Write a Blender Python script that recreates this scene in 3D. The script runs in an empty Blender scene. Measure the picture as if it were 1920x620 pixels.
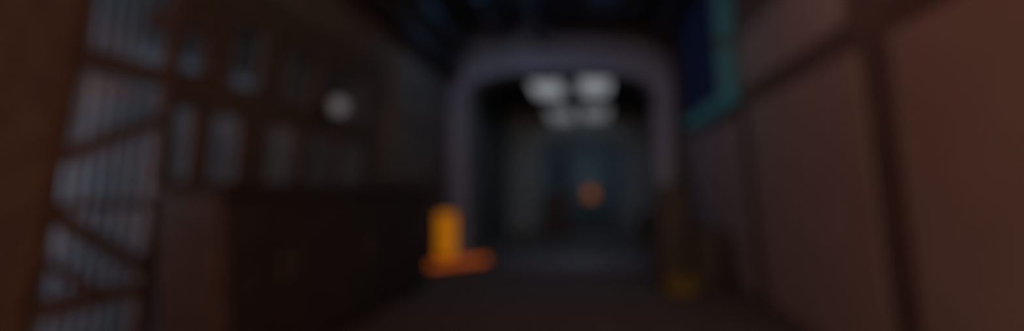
import bpy, bmesh, math, random
from mathutils import Vector, Matrix
random.seed(7)
sc = bpy.context.scene
col = sc.collection

# ------------------------------------------------------------------ camera
EYE = 1.4
F_PX = 960.0
cam_data = bpy.data.cameras.new('camera')
cam = bpy.data.objects.new('camera', cam_data); col.objects.link(cam)
cam_data.sensor_fit = 'HORIZONTAL'; cam_data.sensor_width = 36.0
cam_data.lens = 36.0 * F_PX / 1920.0
cam_data.shift_x = -(1105 - 960) / 1920.0
cam_data.shift_y = (355 - 310) / 1920.0
cam.location = (0, 0, EYE)
ROLL = math.radians(0.0)
cam.rotation_euler = (Matrix.Rotation(math.radians(90), 3, 'X') @ Matrix.Rotation(-ROLL, 3, 'Z')).to_euler()
cam_data.clip_start = 0.02; cam_data.clip_end = 200
cam_data.dof.use_dof = True                      # the picture is shot focused on something a hand's breadth away
cam_data.dof.focus_distance = 0.15
BLUR_PX = 46.0
A = BLUR_PX / (F_PX * (1 / 0.15 - 1 / 8.0))      # aperture diameter in metres
cam_data.dof.aperture_fstop = (cam_data.lens / 1000.0) / A
sc.camera = cam

# ------------------------------------------------------------------ world, lights, exposure
sc.view_settings.view_transform = 'Standard'
sc.view_settings.look = 'None'
sc.view_settings.gamma = 1.0
sc.view_settings.exposure = 0.0
sc.view_settings.use_curve_mapping = False
w = bpy.data.worlds.new('world'); sc.world = w; w.use_nodes = True
w.node_tree.nodes['Background'].inputs[0].default_value = (0.35, 0.42, 0.55, 1)
w.node_tree.nodes['Background'].inputs[1].default_value = 0.0

def area(name, loc, target, size, size_y, color, power):
    d = bpy.data.lights.new(name, 'AREA'); d.shape = 'RECTANGLE'
    d.size = size; d.size_y = size_y; d.color = color; d.energy = power
    o = bpy.data.objects.new(name, d); col.objects.link(o); o.location = loc
    o.rotation_euler = (Vector(target) - Vector(loc)).to_track_quat('-Z', 'Y').to_euler()
    return o
# warm lamps on the wall behind the camera
area('warm_lamp_right', (1.3, -1.2, 1.2), (2.0, 2.5, 0.8), 0.5, 1.2, (0.95, 0.88, 0.68), 23)
area('warm_lamp_left', (-1.9, -1.2, 0.8), (-3.0, 2.4, 0.6), 0.5, 1.2, (1.0, 0.36, 0.15), 34)
# added fill lights high in the near room, unseen above the frame, no fixtures
area('warm_fill_near', (-0.4, 1.5, 4.1), (-0.4, 2.2, 0), 0.5, 1.4, (1.0, 0.15, 0.03), 14)
area('cool_fill_mid', (-0.4, 6.0, 4.3), (-0.4, 6.0, 0), 0.5, 1.4, (0.4, 0.9, 0.8), 3.2)
area('warm_fill_right', (1.2, 3.2, 4.1), (-2.4, 5.6, 0.2), 0.4, 1.4, (1.0, 0.58, 0.4), 15)
area('cool_fill_portal', (-0.3, 7.3, 4.1), (-0.5, 10.0, 3.4), 1.4, 0.3, (0.2, 0.52, 1.0), 2.3)
# unseen fill lights added to brighten the recess behind the lattice
area('recess_fill', (-3.53, 2.40, 1.15), (-3.78, 3.1, 0.9), 0.1, 1.7, (0.74, 0.80, 1.0), 11)
area('recess_fill_top', (-3.30, 2.45, 2.55), (-3.50, 3.3, 2.6), 0.08, 0.7, (0.6, 0.78, 1.0), 2.6)
o = area('recess_fill_far', (-3.33, 4.9, 2.55), (-3.33, 4.9, 1.0), 0.12, 1.6, (0.5, 0.78, 1.0), 0.55)
o.rotation_euler = (0, math.radians(12), 0)
area('cool_fill_jamb', (-1.5, 7.3, 4.1), (-2.6, 10.0, 1.6), 0.5, 0.3, (0.25, 0.6, 1.0), 4)  # added out-of-view fill that turns the left portal jamb bluer
area('cool_fill_right', (-1.4, 6.6, 4.1), (1.95, 7.8, 1.5), 0.6, 0.3, (0.8, 0.6, 1.0), 5.5)  # added fill, no fixture, lifts the right wall below the screen

# ------------------------------------------------------------------ materials
def mat(name, color, rough=0.6, metal=0.0, var=0.18, scale=6.0, bump=0.15, emit=None, strength=0.0):
    m = bpy.data.materials.new(name); m.use_nodes = True
    nt = m.node_tree; b = nt.nodes['Principled BSDF']
    b.inputs['Roughness'].default_value = rough
    b.inputs['Metallic'].default_value = metal
    tc = nt.nodes.new('ShaderNodeTexCoord')
    n = nt.nodes.new('ShaderNodeTexNoise'); n.inputs['Scale'].default_value = scale
    n.inputs['Detail'].default_value = 6
    nt.links.new(tc.outputs['Object'], n.inputs['Vector'])
    r = nt.nodes.new('ShaderNodeValToRGB')
    c = Vector(color)
    r.color_ramp.elements[0].position = 0.35; r.color_ramp.elements[1].position = 0.68
    r.color_ramp.elements[0].color = (*(c * (1 - var)), 1)
    r.color_ramp.elements[1].color = (*(c * (1 + var)), 1)
    nt.links.new(n.outputs['Fac'], r.inputs['Fac'])
    nt.links.new(r.outputs['Color'], b.inputs['Base Color'])
    if bump:
        bp = nt.nodes.new('ShaderNodeBump'); bp.inputs['Strength'].default_value = bump
        bp.inputs['Distance'].default_value = 0.004
        nt.links.new(n.outputs['Fac'], bp.inputs['Height'])
        nt.links.new(bp.outputs['Normal'], b.inputs['Normal'])
    if emit:
        b.inputs['Emission Color'].default_value = (*emit, 1)
        b.inputs['Emission Strength'].default_value = strength
    return m

M = {
 'floor':    mat('floor_deck', (0.10, 0.085, 0.08), 0.85, 0.0, 0.2, 3.0),
 'ceiling':  mat('ceiling_dark', (0.03, 0.032, 0.038), 0.8),
 'duct':     mat('duct_metal', (0.12, 0.14, 0.18), 0.5, 0.4),
 'wall_base':mat('wall_backing', (0.13, 0.098, 0.09), 0.7),
 'panel':    mat('wall_panel_enamel', (0.36, 0.32, 0.32), 0.5, 0.0, 0.05, 2.0, 0.05),
 'recess':   mat('recess_panel', (0.44, 0.48, 0.53), 0.6, 0.0, 0.12, 2.5, 0.05),
 'frame':    mat('lattice_steel', (0.12, 0.095, 0.085), 0.6, 0.2),
 'pillar':   mat('bulkhead_brown', (0.16, 0.13, 0.115), 0.6),
 'rim':      mat('portal_rim_enamel', (0.34, 0.38, 0.47), 0.45, 0.0, 0.05, 2.0, 0.05),
 'portal':   mat('portal_enamel', (0.25, 0.265, 0.28), 0.5, 0.0, 0.06, 2.0, 0.05),
 'farwall':  mat('left_wall_far', (0.11, 0.10, 0.095), 0.7),
 'cabinet':  mat('cabinet_metal', (0.062, 0.052, 0.05), 0.55, 0.2),
 'cabtop':   mat('cabinet_top', (0.05, 0.04, 0.04), 0.5, 0.2),
 'handle':   mat('dark_steel', (0.12, 0.12, 0.13), 0.35, 0.8),
 'dark':     mat('dark_crate', (0.07, 0.056, 0.054), 0.6),
 'yellow':   mat('yellow_case', (0.20, 0.145, 0.013), 0.5),
 'corridor': mat('corridor_wall', (0.075, 0.08, 0.085), 0.7),
 'arch':     mat('corridor_arch', (0.30, 0.36, 0.38), 0.55),
 'navy':     mat('display_glass', (0.02, 0.03, 0.08), 0.75, 0.0, 0.1, 3.0, 0.0, (0.05, 0.10, 0.26), 0.018),
 'teal':     mat('display_teal_edge', (0.02, 0.10, 0.13), 0.4, 0.0, 0.1, 3.0, 0.0, (0.10, 0.52, 0.62), 0.042),
 'lamp':     mat('lamp_diffuser', (0.6, 0.6, 0.6), 0.5, 0, 0.02, 3, 0, (0.86, 0.92, 1.0), 0.29),
 'lamp2':    mat('lamp_diffuser_dim', (0.6, 0.6, 0.6), 0.5, 0, 0.02, 3, 0, (0.88, 0.92, 1.0), 0.14),
 'lamp3':    mat('lamp_diffuser_blue', (0.5, 0.6, 0.7), 0.5, 0, 0.02, 3, 0, (0.45, 0.68, 1.0), 0.09),
 'spot':     mat('wall_lamp_glass', (0.6, 0.6, 0.6), 0.5, 0, 0.02, 3, 0, (0.6, 0.78, 1.0), 0.085),
 'amber':    mat('amber_glass', (0.5, 0.25, 0.03), 0.5, 0, 0.02, 3, 0, (1.0, 0.30, 0.002), 0.33),
 'orange':   mat('orange_glass', (0.5, 0.15, 0.03), 0.5, 0, 0.02, 3, 0, (1.0, 0.17, 0.01), 0.32),
 'beacon':   mat('far_orange_glass', (0.5, 0.2, 0.05), 0.5, 0, 0.02, 3, 0, (1.0, 0.27, 0.03), 0.19),
 'plate':    mat('threshold_plate', (0.20, 0.20, 0.24), 0.4, 0.3),
}

M['navy'].node_tree.nodes['Principled BSDF'].inputs['Specular IOR Level'].default_value = 0.05

# ------------------------------------------------------------------ mesh helpers
def XR(z): return 2.10 - 0.125 * z if z < 2.45 else 1.794 - 0.065 * (z - 2.45)          # right wall leans in towards the top
def XL(z): return -3.10 + 0.125 * z         # so does the left one

class MB:
    def __init__(self): self.bm = bmesh.new()
    def _take(self, tmp):
        me = bpy.data.meshes.new('tmp'); tmp.to_mesh(me); tmp.free()
        self.bm.from_mesh(me); bpy.data.meshes.remove(me)
    def hexa(self, pts, bevel=0.0, seg=2):
        t = bmesh.new(); v = [t.verts.new(p) for p in pts]
        for f in ((0,3,2,1),(4,5,6,7),(0,1,5,4),(1,2,6,5),(2,3,7,6),(3,0,4,7)):
            t.faces.new([v[i] for i in f])
        bmesh.ops.recalc_face_normals(t, faces=t.faces)
        if bevel: bmesh.ops.bevel(t, geom=list(t.edges), offset=bevel, segments=seg, profile=0.5, affect='EDGES')
        self._take(t); return self
    def box(self, x0, x1, y0, y1, z0, z1, bevel=0.0, seg=2):
        return self.hexa([(x0,y0,z0),(x1,y0,z0),(x1,y1,z0),(x0,y1,z0),(x0,y0,z1),(x1,y0,z1),(x1,y1,z1),(x0,y1,z1)], bevel, seg)
    def slab(self, side, y0, y1, z0, z1, d0, d1, bevel=0.0, seg=2):
        """slab on a leaning side wall: d0..d1 = distance in front of the wall plane"""
        X = XR if side > 0 else XL
        s = -side
        p = []
        for z in (z0, z1):
            p += [(X(z)+s*d0,y0,z),(X(z)+s*d1,y0,z),(X(z)+s*d1,y1,z),(X(z)+s*d0,y1,z)]
        return self.hexa(p, bevel, seg)
    def bar(self, a, b, w, t, normal=(1,0,0), bevel=0.006):
        a, b = Vector(a), Vector(b); d = (b-a).normalized(); n = Vector(normal)
        n = (n - n.dot(d)*d).normalized(); s = d.cross(n)
        p = []
        for c in (a, b):
            p += [c - s*w/2 - n*t/2, c + s*w/2 - n*t/2, c + s*w/2 + n*t/2, c - s*w/2 + n*t/2]
        return self.hexa(p, bevel)
    def tube(self, a, b, r, seg=20, r2=None):
        a, b = Vector(a), Vector(b); t = bmesh.new()
        bmesh.ops.create_cone(t, cap_ends=True, segments=seg, radius1=r, radius2=r if r2 is None else r2, depth=(b-a).length)
        q = (b-a).to_track_quat('Z', 'Y').to_matrix().to_4x4()
        bmesh.ops.transform(t, matrix=Matrix.Translation((a+b)/2) @ q, verts=t.verts)
        for f in t.faces: f.smooth = len(f.verts) == 4
        self._take(t); return self
    def ring(self, outer, inner, y0, y1):
        """open frame in the XZ plane between two polylines of the same length, extruded y0..y1"""
        t = bmesh.new(); n = len(outer)
        V = [[t.verts.new((x, y, z)) for x, z in L] for y in (y0, y1) for L in (outer, inner)]
        of, inf, ob, inb = V
        for i in range(n-1):
            t.faces.new((of[i], of[i+1], inf[i+1], inf[i]))
            t.faces.new((ob[i], inb[i], inb[i+1], ob[i+1]))
            t.faces.new((inf[i], inf[i+1], inb[i+1], inb[i]))
            t.faces.new((of[i], ob[i], ob[i+1], of[i+1]))
        for k in (0, n-1): t.faces.new((of[k], inf[k], inb[k], ob[k]))
        bmesh.ops.recalc_face_normals(t, faces=t.faces)
        self._take(t); return self
    def build(self, name, m, parent=None, at=None):
        me = bpy.data.meshes.new(name)
        bmesh.ops.recalc_face_normals(self.bm, faces=self.bm.faces) if False else None
        if at is not None: bmesh.ops.translate(self.bm, vec=-Vector(at), verts=self.bm.verts)
        self.bm.to_mesh(me); self.bm.free()
        me.materials.append(M[m] if isinstance(m, str) else m)
        o = bpy.data.objects.new(name, me); col.objects.link(o)
        if parent is not None: o.parent = parent
        if at is not None: o.location = at
        return o

def tag(o, label=None, cat=None, group=None, kind=None):
    if label: o['label'] = label
    if cat: o['category'] = cat
    if group: o['group'] = group
    if kind: o['kind'] = kind
    return o
def empty(name, loc, label, cat, group=None):
    o = bpy.data.objects.new(name, None); col.objects.link(o); o.location = loc
    o.empty_display_size = 0.1
    return tag(o, label, cat, group)
def part(mb, name, m, root):
    """mesh given in world coordinates, parented to root that only has a location"""
    bmesh.ops.translate(mb.bm, vec=-Vector(root.location), verts=mb.bm.verts)
    return mb.build(name, m, root)
def subpart(mb, name, m, root, p):
    bmesh.ops.translate(mb.bm, vec=-Vector(root.location), verts=mb.bm.verts)
    return mb.build(name, m, p)
def structure(o): return tag(o, kind='structure')

# ------------------------------------------------------------------ room shell
H = 4.5; Y0 = -1.6; YP = 10.0; YP2 = 10.6; YE = 28.0
structure(MB().box(-4.4, 2.7, Y0-0.2, YE+0.3, -0.2, 0.0).build('floor', 'floor'))
structure(MB().box(-4.4, 2.7, Y0-0.2, YP2, H, H+0.2).build('ceiling', 'ceiling'))
structure(MB().slab(1, Y0, YP2, 0, 2.45, -0.3, 0.0).slab(1, Y0, YP2, 2.45, H, -0.3, 0.0).build('wall_right', 'wall_base'))
wl = MB()
wl.hexa([(XL(0)-0.4,Y0,0),(XL(0),Y0,0),(XL(0),2.63,0),(XL(0)-0.4,2.63,0),(XL(H)-0.4,Y0,H),(XL(H),Y0,H),(XL(H),2.93,H),(XL(H)-0.4,2.93,H)])                       # solid in front of the lattice
wl.slab(-1, 2.80, 6.75, 3.05, H, -0.4, 0.0)                  # above the openings
wl.slab(-1, 6.75, YP2, 0, H, -0.4, 0.0)                      # beyond them
structure(wl.build('wall_left', 'pillar'))
rc = MB().slab(-1, 2.3, 6.9, 0.0, 3.3, -0.95, -0.80)
for k in range(42): rc.slab(-1, 2.32+k*0.108, 2.365+k*0.108, 0.0, 3.25, -0.81, -0.790, 0.006)   # upright corrugations
structure(rc.build('wall_recess', 'recess'))
structure(MB().hexa([(-4.0,2.24,0),(-3.52,2.24,0),(-3.52,2.30,0),(-4.0,2.30,0),(-3.65,2.24,3.4),(-3.15,2.24,3.4),(-3.15,2.30,3.4),(-3.65,2.30,3.4)]).build('wall_recess_near', 'recess'))
structure(MB().box(-4.4, 2.7, Y0-0.2, Y0, 0, H).build('wall_behind', 'wall_base'))

# portal wall: dark wall with a frame set in it
def arch(x0, x1, zs, za, n=16, p=2.6):
    """opening outline from bottom left, up, over and down: springing at zs, apex at za"""
    pts = [(x0, 0.0)]
    cx, a, b = (x0+x1)/2, (x1-x0)/2, za - zs
    for i in range(n+1):
        t = math.pi * (1 - i/n)
        c, s = math.cos(t), math.sin(t)
        pts.append((cx + a*math.copysign(abs(c)**(2/p), c), zs + b*abs(s)**(2/p)))
    pts.append((x1, 0.0)); return pts
def rect_like(pts, x0, x1, z1):
    """rectangle outline matched point by point to an arch"""
    out = []
    n = len(pts)
    for i, (x, z) in enumerate(pts):
        if i == 0: out.append((x0, 0.0))
        elif i == n-1: out.append((x1, 0.0))
        else:
            u = (i-1)/(n-3)
            if u < 0.2: out.append((x0, z + (z1-z)*(u/0.2)))
            elif u > 0.8: out.append((x1, z + (z1-z)*((1-u)/0.2)))
            else: out.append((x0 + (x1-x0)*(u-0.2)/0.6, z1))
    return out
inner = arch(-2.36, 1.30, 3.05, 3.70, p=3.0)
outer = arch(-2.76, 1.66, 3.4, 4.36, p=3.0)
structure(MB().ring(rect_like(outer, -3.12, 2.12, H), outer, YP, YP2).build('wall_back', 'farwall'))
fr = MB().ring(outer, inner, YP-0.10, YP2+0.05)
d1 = structure(fr.build('door_1', 'portal'))
rim = MB().ring(arch(-2.68, 1.62, 3.20, 3.90, p=3.0), inner, YP-0.14, YP-0.08)
tag(rim.build('door_rim', 'rim', d1), 'paler bluish inner rim')

# corridor beyond the portal
CX0, CX1, CH = -2.7, 2.15, 3.95
structure(MB().box(CX0-0.2, CX0, YP2, YE, 0, CH).build('wall_corridor_left', 'corridor'))
structure(MB().box(CX1, CX1+0.2, YP2, YE, 0, CH).build('wall_corridor_right', 'corridor'))
structure(MB().box(CX0-0.2, CX1+0.2, YP2, YE, CH, CH+0.15).build('ceiling_corridor', 'ceiling'))
structure(MB().box(CX0-0.2, CX1+0.2, YE, YE+0.2, 0, CH).build('wall_end', 'corridor'))

def corridor_arch(y, idx, x0, x1, zs, za, ox0=CX0, ox1=CX1):
    inn = arch(x0, x1, zs, za)
    out = rect_like(inn, ox0+0.02, ox1-0.02, CH-0.02)
    return structure(MB().ring(out, inn, y, y+0.45).build('door_%d' % idx, 'arch'))
corridor_arch(16.7, 2, -1.62, 1.25, 2.45, 3.22)
corridor_arch(20.0, 3, -1.55, 1.20, 2.35, 3.12)
corridor_arch(24.0, 4, -1.55, 1.20, 2.30, 3.02)

# ------------------------------------------------------------------ right wall cladding panels
def wall_panel(y0, y1, z0, z1, label, th=0.011):
    root = empty('wall_panel', (XR(z0), (y0+y1)/2, z0), label, 'wall panel', 'pale panels cladding the right wall')
    mb = MB()
    X = lambda z, d: XR(z) - d
    # lower edge of the bottom row rolls out towards the floor
    mb.slab(1, y0, y1, z0, z1, 0.0, th, 0.004, 2)
    part(mb, 'panel_face', 'panel', root)
    ed = MB().slab(1, y0+0.02, y1-0.02, z0+0.02, z1-0.02, -0.004, 0.008)
    part(ed, 'backing_edge', 'wall_base', root)
    return root
wall_panel(0.2, 3.10, 0.10, 2.34, 'large pale wall panel in the lower row at the right edge of view')
wall_panel(3.44, 5.90, 0.10, 2.34, 'large pale wall panel in the lower row, between the two upright seams')
wall_panel(6.28, 9.75, 0.10, 2.34, 'lower pale wall panel beside the portal, below the teal edged screen')
wall_panel(3.60, 5.98, 2.56, 3.16, 'upper pale wall panel just right of the teal edged screen')
wall_panel(0.2, 3.10, 2.56, 3.16, 'upper pale wall panel nearest the camera, above the large lower one')
sk = MB().slab(1, Y0, YP, 0.0, 0.09, 0.0, 0.09, 0.03, 3)
structure(sk.build('baseboard_right', 'wall_base'))

# display with teal lit edges
dr = empty('wall_display', (1.8, 7.3, 2.42), 'dark blue wall screen with teal glowing edges high on the right wall', 'screen')
y0, y1, z0, z1 = 6.15, 8.6, 2.44, 4.15
part(MB().slab(1, y0+0.05, y1-0.05, z0+0.05, z1-0.05, 0.0, 0.18, 0.01), 'housing', 'dark', dr)
part(MB().slab(1, y0+0.04, y1-0.04, z0+0.101, z1-0.04, 0.18, 0.205, 0.006), 'screen', 'navy', dr)
part(MB().slab(1, y0, y1, z0, z0+0.10, 0.01, 0.215, 0.006), 'edge_strip', 'teal', dr)
part(MB().slab(1, y0, y0+0.05, z0+0.102, 3.13, 0.01, 0.215, 0.006), 'edge_strip', 'teal', dr)
part(MB().slab(1, y0, y0+0.05, 3.21, z1, 0.01, 0.215, 0.006), 'edge_strip', 'teal', dr)
part(MB().slab(1, y0-0.01, y0+0.05, 3.131, 3.209, 0.01, 0.22, 0.006), 'edge_clip', 'dark', dr)

# ------------------------------------------------------------------ left wall: lattice in front of the recess
def LP(y, z, d=0.05): return (XL(z)+d, y, z)
lat = empty('lattice_frame', (XL(0), 3.1, 0), 'brown steel lattice with crossing diagonal braces at the left edge', 'lattice')
def member(name, a, b, wd, t=0.05, d=0.0):
    part(MB().bar(LP(*a, d), LP(*b, d), wd, t), name, 'frame', lat)
member('post', (2.67, 0.0), (2.87, 3.05), 0.09)
member('post', (3.45, 0.0), (3.45, 3.05), 0.12)
member('rail', (2.75, 2.14), (3.4, 2.14), 0.13)
member('rail', (2.75, 1.31), (3.4, 1.31), 0.05)
member('rail', (2.75, 0.74), (3.4, 0.74), 0.11)
member('brace', (2.78, 1.57), (3.45, 1.89), 0.085, 0.04, 0.02)
member('brace', (2.75, 1.29), (3.48, 0.83), 0.09, 0.04, 0.02)
member('brace', (2.75, 1.03), (3.12, 0.76), 0.05, 0.04, 0.02)
member('rail', (3.25, 2.5), (3.4, 2.5), 0.12)
part(MB().tube(LP(2.9, 2.0, 0.02), LP(3.46, 1.98, 0.02), 0.012), 'conduit', 'panel', lat)

grid = empty('window_grid', (XL(0), 5.0, 0), 'dark brown gridded frame with pale openings above the cabinets', 'window frame')
def gm(name, y0, y1, z0, z1, d0=-0.05, d1=0.0):
    part(MB().slab(-1, y0, y1, z0, z1, d0, d1, 0.01), name, 'frame', grid)
gm('rail', 3.52, 6.74, 1.98, 2.24)
gm('sill', 3.52, 6.74, 1.30, 1.46)
gm('header', 3.52, 6.74, 2.72, 3.06)
gm('header', 3.52, 3.95, 2.50, 2.719)
gm('mullion', 3.70, 3.90, 1.461, 1.979); gm('mullion', 3.74, 4.05, 2.241, 2.499)
gm('mullion', 4.20, 4.62, 1.461, 1.979); gm('mullion', 4.36, 4.72, 2.241, 2.719)
gm('header', 3.955, 4.05, 2.50, 2.719)
gm('mullion', 5.0, 5.25, 1.461, 1.979); gm('mullion', 5.2, 5.45, 2.241, 2.719)
gm('mullion', 5.75, 5.95, 1.461, 1.979)
gm('mullion', 6.5, 6.74, 1.461, 1.979); gm('mullion', 6.5, 6.74, 2.241, 2.719)

# recess sides and panels
structure(MB().box(-4.05, -3.0, 6.76, 6.86, 0, 3.3).build('trim_1', 'frame'))

# small round wall lamp
wlr = empty('wall_lamp', (XL(2.28)+0.1, 5.42, 2.28), 'small round white wall lamp glowing on the dark left wall', 'lamp')
c = Vector(wlr.location)
part(MB().tube(c+Vector((-0.05,0,0)), c+Vector((0.03,0,0)), 0.11, 28), 'lamp_base', 'handle', wlr)
part(MB().tube(c+Vector((0.03,0,0)), c+Vector((0.12,-0.0,0)), 0.095, 28, 0.07), 'lamp_glass', 'spot', wlr)

# pale panel on the far part of the left wall
fp = empty('wall_plate', (XL(1.6), 8.3, 1.6), 'dim brownish metal wall plate left of the portal frame', 'wall panel')
part(MB().slab(-1, 7.1, 9.75, 1.50, 3.35, 0.0, 0.06, 0.03, 3), 'plate_face', mat('plate_brown', (0.20,0.17,0.15), 0.6), fp)
part(MB().slab(-1, 7.3, 9.5, 2.40, 2.45, 0.055, 0.075, 0.005), 'stiffener', 'frame', fp)

# cabinets
CW = [(3.30, 4.70), (4.72, 6.12), (6.14, 7.54)]
names = ['dark metal cabinet nearest the lattice at the left', 'middle dark metal cabinet of the row by the left wall',
         'dark metal cabinet at the far end of the row, nearest the portal']
def wx(z, d): return XL(z) + d
for (a, b), lb in zip(CW, names):
    r = empty('cabinet', (XL(0)+0.35, (a+b)/2, 0), lb, 'cabinet', 'dark cabinets along the left wall')
    xb, xf = XL(0)+0.31, XL(0)+0.72
    part(MB().box(xb, xf, a, b, 0.08, 1.36, 0.012), 'body', 'cabinet', r)
    part(MB().box(xb+0.03, xf-0.05, a+0.03, b-0.03, 0.0, 0.081), 'plinth', 'cabtop', r)
    m_ = (a+b)/2
    for (p, q, hs) in ((a+0.03, m_-0.01, 1), (m_+0.01, b-0.03, -1)):
        dd = part(MB().box(xf-0.002, xf+0.022, p, q, 0.12, 1.32, 0.006), 'door', 'cabinet', r)
        hy = q-0.07 if hs > 0 else p+0.07
        subpart(MB().bar((xf+0.05, hy, 0.70), (xf+0.05, hy, 0.92), 0.02, 0.02).bar((xf+0.03,hy,0.72),(xf+0.055,hy,0.72),0.02,0.02,(0,1,0),0.002).bar((xf+0.03,hy,0.90),(xf+0.055,hy,0.90),0.02,0.02,(0,1,0),0.002), 'handle', 'handle', r, dd)
wt = MB().box(XL(0)+0.30, XL(0)+0.76, 3.26, 7.58, 1.36, 1.41, 0.01)
tag(wt.build('worktop', 'cabtop'), 'long dark worktop lying across the row of cabinets', 'worktop')

# ------------------------------------------------------------------ right side: dark equipment and yellow case
lk = empty('equipment_locker', (1.22, 7.5, 0), 'tall dark equipment locker standing right of the portal opening', 'locker')
part(MB().box(0.96, 1.42, 7.2, 7.75, 0.05, 1.30, 0.03, 3), 'body', 'dark', lk)
part(MB().hexa([(0.98,7.22,1.302),(1.40,7.22,1.302),(1.40,7.73,1.302),(0.98,7.73,1.302),(1.04,7.28,1.47),(1.36,7.28,1.47),(1.36,7.68,1.47),(1.04,7.68,1.47)], 0.02), 'hood', 'dark', lk)
ld = part(MB().box(0.99, 1.39, 7.18, 7.202, 0.12, 1.24, 0.006), 'door', 'dark', lk)
subpart(MB().bar((1.35,7.16,0.65),(1.35,7.16,0.80),0.02,0.03,(0,1,0)), 'handle', 'handle', lk, ld)
for sx in (1.01, 1.37):
    for sy in (7.25, 7.70): part(MB().tube((sx,sy,0),(sx,sy,0.06),0.03), 'foot', 'handle', lk)
ct = empty('storage_crate', (1.67, 7.4, 0), 'low dark crate between the tall locker and the right wall', 'crate')
part(MB().box(1.45, 1.88, 7.1, 7.8, 0.0, 0.76, 0.02, 3), 'body', 'dark', ct)
part(MB().box(1.44, 1.89, 7.08, 7.82, 0.762, 0.84, 0.02, 3), 'lid', 'dark', ct)
for z in (0.2, 0.5): part(MB().box(1.47, 1.86, 7.075, 7.1, z, z+0.05, 0.006), 'rib', 'handle', ct)
part(MB().box(1.60, 1.72, 7.055, 7.08, 0.70, 0.80, 0.005), 'latch', 'handle', ct)
yc = empty('tool_case', (1.22, 6.85, 0), 'small dull yellow case on the floor in front of the dark locker', 'case')
part(MB().box(1.00, 1.45, 6.72, 6.98, 0.0, 0.20, 0.03, 3), 'body', 'yellow', yc)
part(MB().box(0.995, 1.455, 6.715, 6.985, 0.203, 0.28, 0.03, 3), 'lid', 'yellow', yc)
part(MB().bar((1.14,6.85,0.325),(1.31,6.85,0.325),0.03,0.025,(0,0,1)).bar((1.15,6.85,0.275),(1.15,6.85,0.33),0.025,0.025,(1,0,0)).bar((1.30,6.85,0.275),(1.30,6.85,0.33),0.025,0.025,(1,0,0)), 'handle', 'handle', yc)
for x in (1.10, 1.34): part(MB().box(x-0.025, x+0.025, 6.70, 6.716, 0.16, 0.25, 0.004), 'latch', 'handle', yc)

# ------------------------------------------------------------------ portal foot: amber lamp and orange floor strip, threshold
am = empty('amber_lamp', (-2.62, 9.72, 0), 'upright amber lamp glowing at the left foot of the portal frame', 'lamp')
part(MB().box(-2.90, -2.50, 9.72, 9.85, 0.0, 1.02, 0.02), 'housing', 'handle', am)
part(MB().box(-2.88, -2.54, 9.66, 9.74, 0.12, 0.96, 0.02, 3), 'lamp_glass', 'amber', am)
fs = empty('floor_light', (-2.35, 9.2, 0), 'low red orange light bar on the floor before the amber lamp', 'lamp')
part(MB().bar((-2.78, 8.75, 0.025), (-1.92, 9.62, 0.025), 0.22, 0.05, (0, 0, 1)), 'base', 'handle', fs)
part(MB().bar((-2.76, 8.77, 0.096), (-1.94, 9.60, 0.096), 0.16, 0.09, (0, 0, 1), 0.02), 'lamp_glass', 'orange', fs)
tp = empty('threshold_plate', (-0.5, 10.1, 0), 'flat grey metal plate on the floor across the portal opening', 'floor plate')
part(MB().box(-1.70, 1.10, 8.95, 11.0, 0.0, 0.025, 0.008), 'plate', 'plate', tp)
for k in range(6):
    part(MB().tube((-1.6+k*0.52, 9.05, 0.02), (-1.6+k*0.52, 9.05, 0.035), 0.03, 12), 'bolt', 'handle', tp)

# ------------------------------------------------------------------ ceiling lights in the corridor
def ceiling_light(x0, x1, y0, y1, z, m, label, grp='pale ceiling lights in the corridor'):
    r = empty('ceiling_light', ((x0+x1)/2, (y0+y1)/2, z), label, 'ceiling light', grp)
    part(MB().box(x0-0.05, x1+0.05, y0-0.05, y1+0.05, z+0.03, z+0.13, 0.01), 'frame', 'handle', r)
    part(MB().box(x0, x1, y0, y1, z, z+0.031, 0.008), 'diffuser', m, r)
    for y in (y0+0.1, y1-0.1):
        part(MB().tube(((x0+x1)/2, y, z+0.12), ((x0+x1)/2, y, CH), 0.015, 10), 'hanger', 'handle', r)
    return r
LZ = 3.66
ceiling_light(-1.28, -0.60, 10.95, 12.5, LZ, 'lamp', 'bright ceiling light, nearer row, left one')
ceiling_light(-0.22, 0.46, 10.95, 12.5, LZ+0.06, 'lamp', 'bright ceiling light, nearer row, right one')
ceiling_light(-1.20, -0.46, 14.0, 16.4, LZ-0.10, 'lamp2', 'dimmer ceiling light, second row, left one')
ceiling_light(-0.24, 0.56, 14.0, 16.4, LZ-0.04, 'lamp2', 'dimmer ceiling light, second row, right one')
for y in (12.1, 15.0):       # light of the four pale ceiling lights
    area('corridor_lamp', (-0.4, y, 3.55), (-0.4, y+0.6, 0), 1.4, 1.2, (0.76, 0.9, 1.0), 5.6)
for y, lb in ((18.0, 'long faint blue ceiling light behind the nearest corridor arch'), (22.0, 'long faint blue ceiling light deep in the corridor'), (26.0, 'faintest blue ceiling light at the corridor end')):
    ceiling_light(-0.9, 0.7, y-0.6, y+0.8, 3.0+0.4, 'lamp3', lb, 'faint blue ceiling lights beyond the arches')
    area('corridor_glow', (-0.1, y, 3.3), (-0.1, y+1.2, 0), 1.4, 0.6, (0.48, 0.74, 1.0), 5.4)

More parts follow.
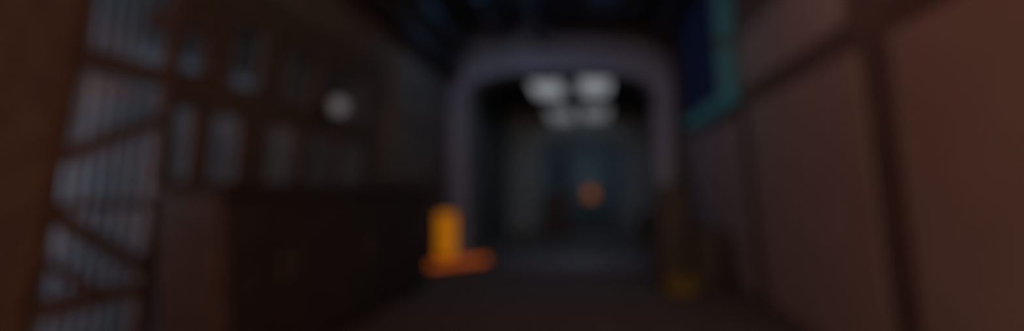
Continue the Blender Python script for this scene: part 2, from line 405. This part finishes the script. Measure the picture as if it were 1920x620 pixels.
# end wall: shutter and orange beacon
sh = empty('roller_shutter', (0.0, YE-0.1, 0), 'blue grey ribbed shutter closing the end of the corridor', 'shutter')
part(MB().box(-1.3, 1.3, YE-0.08, YE-0.02, 0.0, 3.3, 0.01), 'curtain', 'arch', sh)
for k in range(12):
    part(MB().box(-1.28, 1.28, YE-0.12, YE-0.08, 0.15+k*0.26, 0.27+k*0.26, 0.015), 'slat', 'arch', sh)
bc = empty('orange_beacon', (0.05, 23.5, 0.0), 'small orange beacon glowing far down the corridor', 'lamp')
part(MB().tube((0.05,23.5,0),(0.05,23.5,0.05),0.22), 'base', 'handle', bc)
part(MB().tube((0.05,23.5,0.05),(0.05,23.5,0.95),0.04), 'pole', 'handle', bc)
part(MB().tube((0.05,23.5,0.95),(0.05,23.5,1.50),0.26,28,0.20), 'lamp_glass', 'beacon', bc)
part(MB().tube((0.05,23.5,1.50),(0.05,23.5,1.56),0.22), 'cap', 'handle', bc)

# dark crates in the corridor
def crate(x0, x1, y0, y1, z1, label):
    r = empty('corridor_crate', ((x0+x1)/2, (y0+y1)/2, 0), label, 'crate', 'dark crates in the corridor')
    part(MB().box(x0, x1, y0, y1, 0, z1-0.1, 0.02), 'body', 'dark', r)
    part(MB().box(x0-0.02, x1+0.02, y0-0.02, y1+0.02, z1-0.098, z1, 0.02), 'lid', 'dark', r)
    part(MB().box((x0+x1)/2-0.06, (x0+x1)/2+0.06, y0-0.045, y0-0.02, z1-0.16, z1-0.03, 0.005), 'latch', 'handle', r)
crate(-1.35, -0.55, 15.0, 15.9, 1.35, 'tall dark crate at the left side of the corridor arch')
crate(1.30, 1.95, 13.2, 14.2, 0.75, 'low dark crate against the right side of the corridor')

# ------------------------------------------------------------------ ceiling pipes and ducts of the near room
def pipe(x, z, r, y0, y1, label, m='duct', grp='pipes under the ceiling'):
    o = empty('ceiling_pipe', (x, (y0+y1)/2, z), label, 'pipe', grp)
    part(MB().tube((x, y0, z), (x, y1, z), r, 24), 'pipe_run', m, o)
    y = y0 + 0.8
    while y < y1:
        part(MB().tube((x, y-0.04, z), (x, y+0.04, z), r+0.02, 24), 'collar', 'handle', o)
        part(MB().box(x-0.012, x+0.012, y-0.02, y+0.02, z+r, H, 0.0), 'hanger', 'handle', o)
        y += 2.6
pipe(-2.34, 4.02, 0.09, 0, 9.98, 'thick dim pipe under the ceiling nearest the left wall')
pipe(-1.65, 4.25, 0.06, 0, 9.98, 'thin dim pipe under the ceiling beside the thick one')
pipe(-0.95, 4.24, 0.10, 0, 9.98, 'dim bluish pipe under the middle of the ceiling')
pipe(1.25, 4.20, 0.09, 0, 9.98, 'faint grey pipe under the ceiling nearest the screen')
dk = empty('ceiling_duct', (0.55, 5, 4.2), 'black square duct under the ceiling in front of the portal', 'duct')
part(MB().box(0.0, 0.9, 0.0, 8.8, 4.22, 4.46, 0.02), 'duct_body', 'ceiling', dk)
for y in (2, 4, 6, 8): part(MB().box(-0.02, 0.92, y, y+0.06, 4.20, 4.47, 0.005), 'flange', 'ceiling', dk)
cv = MB().box(-2.62, -2.44, 0.0, 9.80, 3.50, 3.70, 0.02)
tag(cv.build('cable_tray', 'ceiling'), 'black cable tray running along the top of the left wall', 'cable tray')
